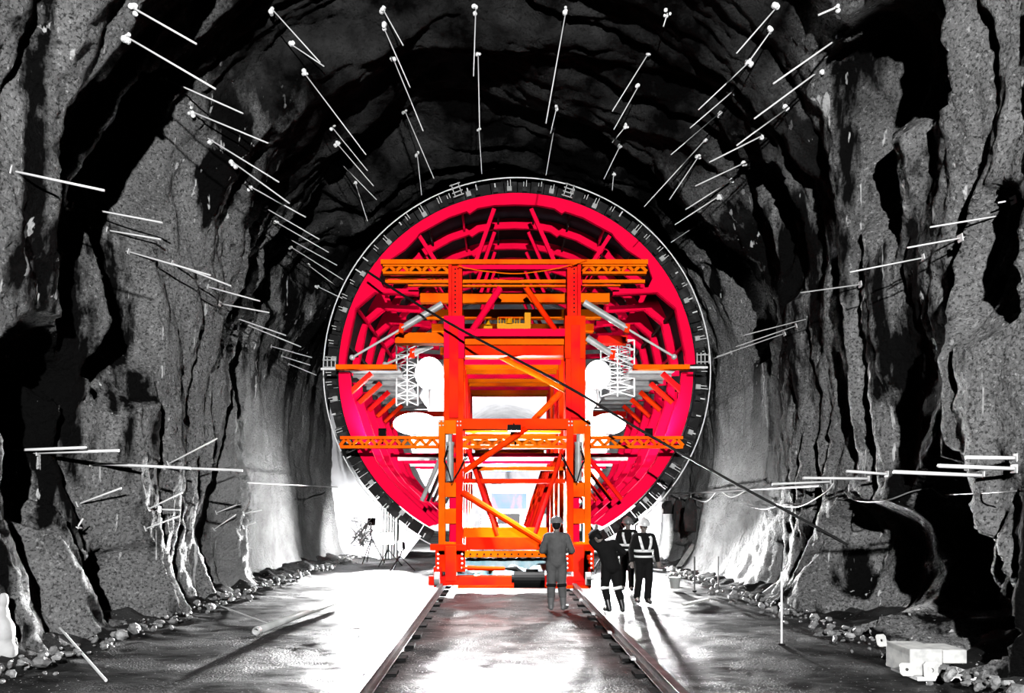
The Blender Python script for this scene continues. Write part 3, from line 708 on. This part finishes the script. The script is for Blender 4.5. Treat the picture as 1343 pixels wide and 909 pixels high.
# leaning plank by right wall
A = P(889, 738, 22.5); A.z = .05; B = P(911, 713, 22.9)
o = MB().bar(A, B, .19, .05).build('timber_plank', 'wood', bevel=.005); tag(o, 'pale plank leaning against the right wall below the hanging clothes', 'plank')
for (a, c, lab) in (((805,742),(822,746),'dark batten lying flat behind the worker in the vest'),((850,748),(870,750),'short dark batten lying right of the worker in the vest'),((897,795),(928,788),'pale batten lying in a puddle below the two stakes')):
    A = G(*a); B = G(*c); o = MB().bar(A+Vector((0,0,.03)), B+Vector((0,0,.03)), .09, .05).build('timber_batten', 'boltdark' if 'dark' in lab else 'wood', bevel=.004); tag(o, lab, 'timber')
# crate and plates bottom right
g = G(1234, 892); t = thing('timber_crate', 'pale timber crate with patched side in the bottom right corner', 'crate', g)
w = .30; b = MB()
b.box((g.x-.36, g.y, .05), (g.x+.02, g.y+.5, .36)); b.build('crate_body', 'wood', t, bevel=.01)
MB().box((g.x+.06, g.y+.05, .18), (g.x+.34, g.y+.45, .34)).build('side_board', 'wood', t, bevel=.01)
MB().box((g.x-.30, g.y-.05, .0), (g.x+.5, g.y+.5, .045)).build('pallet_board', 'white', t, bevel=.005)
def plate(c, rz, tilt, s, lab):
    t = thing('bearing_plate', lab, 'plate', c, 'square steel bearing plates by the crate', rz)
    n = 16; vs = []; fs = []
    for e_ in (0, .012):
        for k in range(n):
            a = 2*PI*k/n+PI/n; m_ = max(abs(math.cos(a)), abs(math.sin(a))); vs.append((s*math.cos(a)/m_, e_, s+s*math.sin(a)/m_))
        for k in range(n):
            a = 2*PI*k/n+PI/n; vs.append((s*.25*math.cos(a), e_, s+s*.25*math.sin(a)))
    for k in range(n):
        j = (k+1) % n; fs += [(k, j, n+j, n+k), (2*n+k, 3*n+k, 3*n+j, 2*n+j), (k, 2*n+k, 2*n+j, j), (n+k, n+j, 3*n+j, 3*n+k)]
    me = bpy.data.meshes.new('plate'); me.from_pydata(vs, [], fs); me.materials.append(M['wood']); o = bpy.data.objects.new('plate', me); COL.objects.link(o); o.parent = t; o.rotation_euler.x = tilt
plate(Vector((g.x-.42, g.y+.45, .30)), .3, -.3, .075, 'small square holed plate tilted above the left of the crate')
plate(Vector((g.x-.42, g.y-.06, .06)), -.2, -.35, .075, 'small square holed plate at lower left of the crate')
plate(Vector((g.x-.12, g.y-.04, .02)), .05, -.12, .10, 'larger square holed plate leaning on the front of the crate')
# pale lump standing in for a lit patch of wall at the left edge
c, s = hit(6, 800, off=.12)
b = MB()
for (dx, dz, r) in ((0,.25,.14),(.02,.45,.13),(-.03,.65,.11),(.0,.85,.07),(.08,.2,.1)): b.ball((c.x+dx-.05, c.y+.05, dz), (r*.8, r, r*1.5), 14, 10)
o = b.build('lit_patch_lump', 'palegrey', smooth=True); rm = o.modifiers.new('r', 'REMESH'); rm.mode = 'VOXEL'; rm.voxel_size = .03; rm.use_smooth_shade = True
tag(o, 'pale upright lump standing for a lit patch at the foot of the left wall', 'lit_patch')
# pipes and wire tangle at the far left wall
for k in range(7):
    X = P(498+k*3.6, 700, 27).x; y = 27-k*.05+.7*k
    X = -4.75+k*.03; 
    p = P(497+k*3.6, 727, 27+.13*k)
    o = MB().tube([(p.x, p.y, 0), (p.x+.05, p.y, 2.9-.08*k)], .05, 10).build('upright_pipe', 'boltdark' if k % 2 else 'grey_steel')
    tag(o, 'tall upright pipe in the row left of the form foot, %s from the left' % ['first','second','third','fourth','fifth','sixth','seventh'][k], 'pipe', 'upright pipes beyond the ring at left')
random.seed(9); b = MB(); c = P(475, 695, 23.5)
for k in range(16):
    pts = [c+Vector((random.uniform(-.5,.45), random.uniform(-.2,.2), random.uniform(-.6,.45))) for _ in range(4)]; b.tube(curve_pts(pts, 5), .016, 5)
o = b.build('wire_tangle', 'boltdark'); tag(o, 'dark tangle of wire and mesh hanging on the far left wall', 'wire')

# rubble along the feet of the walls
random.seed(21)
def rubble(name, n, fx, lab):
    b = MB()
    for k in range(n):
        y = random.uniform(6, 27); r = random.uniform(.02, .10)*random.random()**1.5+.02; x = fx(y)
        rot = Matrix.Rotation(random.random()*6, 3, 'Z') @ Matrix.Rotation(random.random()*6, 3, 'X')
        b.ball((x, y, .05+random.random()*.12), (r*random.uniform(.7,1.3), r*random.uniform(.7,1.2), r*random.uniform(.4,.8)), 6, 4, rot)
    o = b.build(name, 'rock'); tag(o, lab, 'rubble', kind='stuff')
rubble('rubble', 420, lambda y: -5.75-.35*random.random()+abs(random.gauss(0, .25)), 'broken rock strewn along the foot of the left wall')
rubble('rubble', 420, lambda y: 5.35+.3*random.random()-abs(random.gauss(0, .3)), 'broken rock strewn along the foot of the right wall')

# ------------------------------------------------------------------ truck seen through the gantry
t = thing('site_truck', 'pale boxy site truck parked in the lit tunnel behind the gantry', 'truck', (.55, 40, 0))
def tb(n, m, a, b_, bv=.03): return MB().box(a, b_).build(n, m, t, bevel=bv)
tb('cab', 'palegrey', (-.65,40,.9), (1.75,42,3.4), .12)
w_ = tb('windscreen', 'glass', (-.5,39.97,1.95), (1.6,40.02,2.9), .02)
tb('bumper', 'grey_steel', (-.7,39.8,.5), (1.8,40.1,.95)); tb('grille', 'dark', (-.1,39.95,1.1), (1.2,40.02,1.7))
tb('headlamp', 'white', (-.55,39.93,1.1), (-.2,40.02,1.35)); tb('headlamp', 'white', (1.3,39.93,1.1), (1.65,40.02,1.35)); tb('cargo_box', 'palegrey', (-.7,42.1,1.0), (1.8,46,3.6), .05)
tb('mirror', 'dark', (-1.0,40.1,2.2), (-.8,40.2,2.7)); tb('mirror', 'dark', (1.9,40.1,2.2), (2.1,40.2,2.7))
for sx in (-.45, 1.55):
    for yy in (40.9, 44.6): MB().tube([(sx-.14, yy, .48), (sx+.14, yy, .48)], .48, 20).build('wheel', 'dark', t)

# ------------------------------------------------------------------ people
def person(name, label, loc, rz, J, cloth, bootm, helm, boot_top=.34, vest=False, vest_bands=True, kneeband=None, scale=1.0, knee=True):
    t = thing(name, label, 'person', loc, None, rz); t.scale = (scale,)*3
    V = Vector; g = {k: V(v) for k, v in J.items()}
    def mk(nm, b, m, vox, par=t, sm=2):
        me = bpy.data.meshes.new(nm); me.from_pydata(b.v, [], b.f)
        bm = bmesh.new(); bm.from_mesh(me); bmesh.ops.recalc_face_normals(bm, faces=bm.faces); bm.to_mesh(me); bm.free()
        me.materials.append(M[m]); o = bpy.data.objects.new(nm, me); COL.objects.link(o); o.parent = par
        if vox:
            r = o.modifiers.new('r', 'REMESH'); r.mode = 'VOXEL'; r.voxel_size = vox; r.use_smooth_shade = True
            if sm: s_ = o.modifiers.new('s', 'SMOOTH'); s_.iterations = sm; s_.factor = .5
        else: me.shade_smooth()
        return o
    fd = (g['look']).normalized(); hd = g['head']; zz = (hd-g['neck']).normalized(); xx = fd.cross(zz).normalized(); fd = zz.cross(xx).normalized()
    HR = Matrix((xx, fd, zz)).transposed()
    def H(x, y, z): return hd+HR @ V((x, y, z))
    # body: one continuous surface, head with face and hands with five fingers
    b = MB()
    b.ball(H(0,0,.02), (.075,.095,.115), 16, 12, HR); b.ball(H(0,.035,-.055), (.055,.06,.06), 14, 10, HR)
    b.ball(H(0,.10,-.012), (.013,.02,.026), 8, 6, HR); b.ball(H(0,.088,.028), (.05,.014,.012), 10, 6, HR)      # nose, brow
    b.ball(H(0,.088,-.062), (.026,.012,.008), 8, 6, HR); b.ball(H(0,.08,-.098), (.026,.018,.018), 8, 6, HR)        # lips, chin
    for s_ in (-1, 1): b.ball(H(.078*s_,-.005,-.005), (.010,.022,.034), 8, 6, HR); b.ball(H(.04*s_,.072,-.02), (.022,.016,.02), 8, 6, HR)
    b.cap(g['neck']-zz*.05, hd-zz*.06, .062, .056)
    b.cap(g['pel'], g['chest'], .135, .15); b.cap(g['shL'], g['shR'], .07, .07); b.cap(g['chest'], g['neck'], .12, .06)
    for s_ in 'LR':
        b.cap(g['sh'+s_], g['el'+s_], .052, .042); b.cap(g['el'+s_], g['wr'+s_], .042, .028)
        b.cap(g['hip'+s_], g['kn'+s_], .085, .06); b.cap(g['kn'+s_], g['an'+s_], .058, .038); b.cap(g['an'+s_], g['toe'+s_], .04, .035)
        w = g['wr'+s_]; dr = (w-g['el'+s_]).normalized(); dr = (dr+V(J.get('hd'+s_, (0,0,0)))).normalized()
        sd = dr.cross(V(J.get('hn'+s_, (0,1,0)))).normalized(); nn = sd.cross(dr).normalized()
        if s_ == 'L': thumb = -sd
        else: thumb = sd
        for q in (-1.4,-.5,.5,1.4): b.cap(w+dr*.01+sd*q*.012, w+dr*.085+sd*q*.018, .014, .012, 8)
        for q, L_ in ((-1.5,.058),(-.5,.072),(.5,.078),(1.5,.068)):
            p0 = w+dr*.088+sd*q*.019; p1 = p0+(dr*.93+nn*.25)*L_*.5; p2 = p1+(dr*.6+nn*.75)*L_*.5; b.cap(p0, p1, .0095, .009, 8); b.cap(p1, p2, .009, .0075, 8)
        p0 = w+dr*.03+thumb*.025; p1 = p0+(dr*.6+thumb*.75+nn*.2)*.045; p2 = p1+(dr*.85+thumb*.2+nn*.35)*.035; b.cap(p0, p1, .013, .011, 8); b.cap(p1, p2, .011, .009, 8)
    body = mk('body', b, 'skin', .0065, t, 1)
    for s_ in (-1, 1): mk('eye', MB().ball(H(.032*s_,.083,.005), (.012,.009,.008), 8, 6, HR), 'dark', 0, body)
    # hair at the nape under the helmet
    mk('hair', MB().ball(H(0,-.02,.02), (.082,.088,.10), 14, 10, HR).ball(H(0,-.05,-.03), (.07,.05,.06), 12, 8, HR), 'dark', .012, body)
    # work clothes
    b = MB()
    mid = (g['pel']+g['chest'])/2
    for a, c, r0, r1 in ((g['pel'], mid, .165, .155), (mid, g['chest'], .155, .175)): 
        b.cap(a+V((-.05,0,0)), c+V((-.05,0,0)), r0*.85, r1*.85); b.cap(a+V((.05,0,0)), c+V((.05,0,0)), r0*.85, r1*.85)
    b.cap(g['pel'], g['chest'], .158, .172); b.cap(g['chest'], (g['shL']+g['shR'])/2, .165, .10)
    b.cap(g['shL']*.9+g['shR']*.1, g['shR']*.9+g['shL']*.1, .09, .09); b.cap(g['chest'], g['neck']-zz*.02, .15, .075)
    for s_ in 'LR':
        b.cap(g['sh'+s_], g['el'+s_], .078, .066); b.cap(g['el'+s_], g['wr'+s_]*.88+g['el'+s_]*.12, .064, .05)
        b.cap(g['hip'+s_], g['kn'+s_], .118, .088); e_ = .55 if boot_top > .3 else .95; b.cap(g['kn'+s_], g['kn'+s_]*(1-e_)+g['an'+s_]*e_, .085, .078)
    cl = mk('coverall', b, cloth, .014, t, 3)
    for s_ in 'LR':
        b = MB(); top = g['an'+s_].lerp(g['kn'+s_], boot_top/.42 if boot_top < .4 else .82)
        b.cap(top, g['an'+s_], .082 if boot_top > .3 else .06, .058); tz = g['toe'+s_]; az = g['an'+s_]
        b.cap(az+V((0,0,-.035)), tz, .05, .045); heel = az-(tz-az).normalized()*.03; heel.z = tz.z; b.cap(heel, tz, .048, .046)
        bt = mk('boot', b, bootm, .010, t, 2)
        if kneeband: 
            d_ = (g['kn'+s_]-g['an'+s_]).normalized(); MBB = MB().tube([top+d_*.03, top+d_*.09], .098, 18); mk('knee_band', MBB, kneeband, 0, cl)
    # helmet
    b = MB(); n = 20; vs = []; rings = [(1.22,.0),(1.05,.004),(1.02,.03),(.95,.06),(.78,.092),(.5,.115),(.2,.124),(.01,.126)]
    for (r, z) in rings:
        for k in range(n):
            a = 2*PI*k/n; rr = r; 
            if r > 1.1 and math.sin(a) > .3: rr = r+.22*math.sin(a)
            vs.append(H(.122*rr*math.cos(a), .142*rr*math.sin(a), .035+z*1.15))
    fs = [(j*n+i, j*n+(i+1) % n, (j+1)*n+(i+1) % n, (j+1)*n+i) for j in range(len(rings)-1) for i in range(n)]; fs.append(tuple(range(n))[::-1])
    b.add(vs, fs); hl = mk('helmet', b, helm, 0)
    mk('helmet_ridge', MB().cap(H(0,.08,.175), H(0,-.08,.175), .014, .014), helm, 0, hl)
    if vest:
        up = (g['neck']-g['pel']).normalized(); rt = (g['shR']-g['shL']).normalized(); fr = rt.cross(up)*-1
        def ringp(c, rx, ry, hw, nm, m):
            vs = []; n = 24; fs = []
            for z in (-hw, hw):
                for k in range(n): a = 2*PI*k/n; vs.append(c+up*z+rt*rx*math.cos(a)+fr*ry*math.sin(a))
            for k in range(n): fs.append((k, (k+1) % n, n+(k+1) % n, n+k))
            o = mk(nm, MB().add(vs, fs), m, 0, cl); s = o.modifiers.new('s','SOLIDIFY'); s.thickness = .008; s.offset = 1
        ringp(mid+up*.02, .212, .172, .028, 'waist_band', 'refl'); ringp(mid-up*.10, .212, .17, .022, 'waist_band', 'refl')
        for s_ in (-1, 1):
            for q in (-1, 1):
                pts = [g['chest']+rt*s_*.10+up*.20+fr*q*.03, g['chest']+rt*s_*.12+up*.12+fr*q*.14, g['chest']+rt*s_*.10+fr*q*.182, mid+rt*s_*.06+up*.03+fr*q*.182]
                b = MB()
                for a, c in zip(pts[:-1], pts[1:]): b.bar(a, c, .055, .012, up=fr*q)
                mk('shoulder_tape', b, 'refl', 0, cl)
    return t
def pose(**k):
    d = dict(pel=(0,0,.93), chest=(0,0,1.25), neck=(0,.0,1.47), head=(0,.02,1.62), look=(0,1,0),
             shL=(-.18,0,1.40), shR=(.18,0,1.40), elL=(-.27,.0,1.12), elR=(.27,.0,1.12), wrL=(-.27,.12,.88), wrR=(.27,.12,.88),
             hipL=(-.09,0,.90), hipR=(.09,0,.90), knL=(-.10,.01,.49), knR=(.10,.01,.49), anL=(-.11,0,.09), anR=(.11,0,.09), toeL=(-.12,.16,.045), toeR=(.12,.16,.045))
    d.update(k); return d
f1 = G(730, 800)
person('person', 'person in grey coverall seen from behind, standing in knee-high boots before the gantry', f1, .0,
       pose(elL=(-.27,.06,1.13), wrL=(-.13,.27,1.10), elR=(.30,.06,1.13), wrR=(.15,.27,1.12), look=(.15,1,.15), anL=(-.11,0,.09), anR=(.13,0,.09), toeR=(.20,.15,.045), toeL=(-.13,.16,.045)),
       'coverall', 'rubber', 'helmetgrey', .40, kneeband='darkcloth', scale=1.03)
f2 = G(801, 802)
person('person', 'person in black workwear bending towards the right gantry foot beside the rail', f2, .25,
       pose(pel=(.0,-.02,.90), chest=(-.08,.02,1.18), neck=(-.17,.03,1.37), head=(-.25,.09,1.46), look=(-.6,.7,-.5), shL=(-.27,.04,1.27), shR=(.06,-.02,1.35),
            elL=(-.36,.10,1.38), wrL=(-.26,.16,1.60), elR=(.26,-.02,1.17), wrR=(.05,.22,1.08), hipL=(-.09,0,.88), hipR=(.09,0,.88), knL=(-.10,.06,.47), knR=(.13,-.02,.47), anL=(-.06,-.05,.09), anR=(.20,-.12,.09), toeL=(-.08,.1,.045), toeR=(.24,.03,.045)),
       'darkcloth', 'blackrubber', 'dark', .40, kneeband='refl', scale=.98)
f3 = G(844, 791)
person('person', 'person in dark workwear, pale helmet and reflective vest walking forward on the right', f3, PI+.1,
       pose(elL=(-.26,.02,1.13), wrL=(-.28,.10,.88), elR=(.26,-.02,1.13), wrR=(.27,.05,.88), knL=(-.08,.10,.50), anL=(-.07,.05,.10), toeL=(-.08,.2,.05), knR=(.10,.0,.49), anR=(.10,-.14,.11), toeR=(.11,.02,.045)),
       'darkcloth', 'blackrubber', 'helmetwhite', .2, vest=True, scale=1.0)
f4 = G(823, 774)
person('person', 'person in dark workwear half hidden behind the walker in the reflective vest', f4, PI-.1,
       pose(knL=(-.08,.08,.50), anL=(-.08,.10,.09), toeL=(-.09,.24,.045), look=(-.2,1,-.1)), 'darkcloth', 'blackrubber', 'helmetgrey', .2, vest=True, scale=1.0)

# ------------------------------------------------------------------ lamps
def worklight(px, py, d, lab, r=.42, wide=1):
    c = P(px, py, d); t = thing('work_light', lab, 'work light', c-Vector((0,0,.5)))
    MB().ball(c, (r*wide, r*.8, r*1.15), 24, 16).build('diffuser', 'lamp', t, smooth=True)
    MB().tube([c-Vector((0,0,r*1.1+.5)), c-Vector((0,0,r*1.05))], .03, 8).build('stem', 'zinc', t); MB().tube([c-Vector((0,0,r*1.15)), c-Vector((0,0,r*1.02))], .12, 14).build('housing', 'zinc', t)
worklight(563, 490, 19.2, 'blazing white work light with balloon-shaped glare left of the gantry column', .40)  # oversized diffuser gives the lamp's glare a solid shape
worklight(784, 492, 19.2, 'blazing white work light with balloon-shaped glare right of the gantry column', .36)  # glare again built as a large diffuser
worklight(545, 556, 21, 'added glowing body for the lit lining above the left end of the lower truss', .30, 2.3)  # glowing ellipsoid added in place of the bright lining behind
worklight(798, 556, 21, 'added glowing body for the lit lining above the right end of the lower truss', .28, 1.9)  # same added glow for the bright lining on the right
def flood(loc, aim, power, lab, size=.5, ang=2.4, r=.25, stand=True):
    loc = Vector(loc); aim = Vector(aim); dv = (aim-loc).normalized(); t = thing('floodlight', lab, 'floodlight', (loc.x, loc.y, 0 if stand else loc.z-.3))
    b = MB(); 
    for k in range(3 if stand else 0):
        a = 2*PI*k/3; b.tube([(loc.x+.5*math.cos(a), loc.y+.5*math.sin(a), 0), (loc.x, loc.y, min(.9, loc.z*.6))], .018, 6)
    if stand: b.build('tripod', 'dark', t)
    MB().tube([(loc.x, loc.y, min(.8, loc.z*.5) if stand else loc.z-.3), loc-dv*.12], .022, 8).build('mast', 'dark', t)
    q = dv.to_track_quat('-Z', 'Y'); qm = q.to_matrix()
    b = MB(); vs = [loc+qm @ Vector((x*size/2, y*size/2, z)) for z, k_ in ((.02,1),(.14,.7)) for x, y in ((-k_,-k_),(k_,-k_),(k_,k_),(-k_,k_))]
    b.add(vs, [(0,1,2,3),(7,6,5,4),(0,4,5,1),(1,5,6,2),(2,6,7,3),(3,7,4,0)]); b.build('housing', 'dark', t)
    b = MB(); b.add([loc+qm @ Vector((x*size*.46, y*size*.46, .012)) for x, y in ((-1,-1),(1,-1),(1,1),(-1,1))], [(0,1,2,3)]); b.build('lens', 'lens', t)
    ld = bpy.data.lights.new('spot', 'SPOT'); ld.energy = power; ld.spot_size = ang; ld.spot_blend = .6; ld.shadow_soft_size = r
    lo = bpy.data.objects.new('floodlight_beam', ld); COL.objects.link(lo); lo.location = loc+dv*.05; lo.rotation_euler = q.to_euler()
    return t
# works floodlight mast behind the camera lights the rock and the gantry front
flood((.6, -7.5, 6.6), (.3, 18, 4.2), 30000, 'tall floodlight mast standing behind the camera', .6, 1.75, .12)
# floods in the finished tunnel
flood((-1.9, 31, 1.6), (-3.4, 36, 2.2), 60000, 'floodlight on a tripod inside the finished lining, left side', .5, 2.5)
flood((2.6, 31, 1.6), (4.1, 36, 2.2), 60000, 'floodlight on a tripod inside the finished lining, right side', .5, 2.5)
flood((-3.9, 24, .95), (-3.7, 15, -.9), 80000, 'floodlight on a tripod beside the left foot of the form', .45, .95)
flood((-3.2, 22, .8), (-6.4, 19.5, .6), 3200, 'small floodlight under the form aimed at the left wall', .3, 2.2)
flood((-4.7, 25.2, 1.5), (-4.7, 27.6, .2), 2200, 'small added floodlight brightening the bulkhead on the left side', .3, 2.6)  # added to whiten the dark gap behind the form
flood((4.4, 24, 1.05), (4.1, 15, -.4), 40000, 'floodlight on a tripod beside the right foot of the form', .45, .95)
flood((3.2, 21.5, .8), (5.9, 18.5, .8), 1900, 'small floodlight under the form aimed at the right wall', .3, 2.3)
flood((5.0, 25.3, 1.5), (4.9, 27.6, .2), 2200, 'small added floodlight brightening the bulkhead on the right side', .3, 2.6)  # added to whiten the gap on the right as well
c_ = Vector((.35, 16.35, 3.95)); t = thing('floodlight', 'added floodlight hung from the middle cross beam shining down on the track', 'floodlight', c_)  # added lamp that lightens the floor in front of the gantry
MB().box((c_.x-.16, c_.y-.08, c_.z-.10), (c_.x+.16, c_.y+.08, c_.z+.04)).build('housing', 'dark', t, bevel=.01); MB().box((c_.x-.14, c_.y-.07, c_.z-.112), (c_.x+.14, c_.y+.07, c_.z-.101)).build('lens', 'lens', t)
MB().tube([(c_.x, c_.y, c_.z+.04), (c_.x, 16.8, c_.z+.12)], .02, 6).build('bracket', 'dark', t)
ld = bpy.data.lights.new('spot', 'SPOT'); ld.energy = 7000; ld.spot_size = 1.9; ld.spot_blend = .8; ld.shadow_soft_size = .12; lo = bpy.data.objects.new('floodlight_beam', ld); COL.objects.link(lo)
lo.location = c_-Vector((0,0,.13)); lo.rotation_euler = Vector((0,-1.1,-2.6)).to_track_quat('-Z', 'Y').to_euler()
flood((.4, 17.3, 3.9), (.4, 22, 6.6), 800, 'small added floodlight on the middle of the lower truss shining up at the deck', .25, 2.4, .1, False)  # added to light the joists from below
flood((-2.9, 17.0, 3.9), (-3.4, 20.5, 5.6), 350, 'small added floodlight on the lower truss shining up at the left walkway', .2, 2.0, .1, False)  # added to lighten the underside of the left walkway
flood((3.7, 17.0, 3.9), (4.2, 20.5, 5.6), 350, 'small added floodlight on the lower truss shining up at the right walkway', .2, 2.0, .1, False)  # added likewise for the right walkway
flood((-.5, 27, 1.5), (.3, 10, -.3), 90000, 'low floodlight behind the gantry shining forward along the track', .45, 1.4)

# ------------------------------------------------------------------ world, camera, view
w = bpy.data.worlds.new('dark'); SC.world = w; w.use_nodes = True; w.node_tree.nodes['Background'].inputs[0].default_value = (0,0,0,1); w.node_tree.nodes['Background'].inputs[1].default_value = 0
cam = bpy.data.cameras.new('camera'); co = bpy.data.objects.new('camera', cam); COL.objects.link(co)
co.location = (0, 0, CH); co.rotation_euler = (PI/2, 0, 0); cam.sensor_width = 36; cam.lens = 36*F/1343; cam.shift_x = (671.5-VX)/1343; cam.shift_y = (VY-454.5)/1343; cam.clip_end = 200
SC.camera = co
SC.view_settings.view_transform = 'Standard'; SC.view_settings.look = 'None'; SC.view_settings.gamma = 1; SC.view_settings.use_curve_mapping = False; SC.view_settings.exposure = 0
SC.cycles.use_denoising = True; SC.cycles.max_bounces = 4; SC.cycles.diffuse_bounces = 0; SC.cycles.glossy_bounces = 2; SC.cycles.sample_clamp_indirect = 6
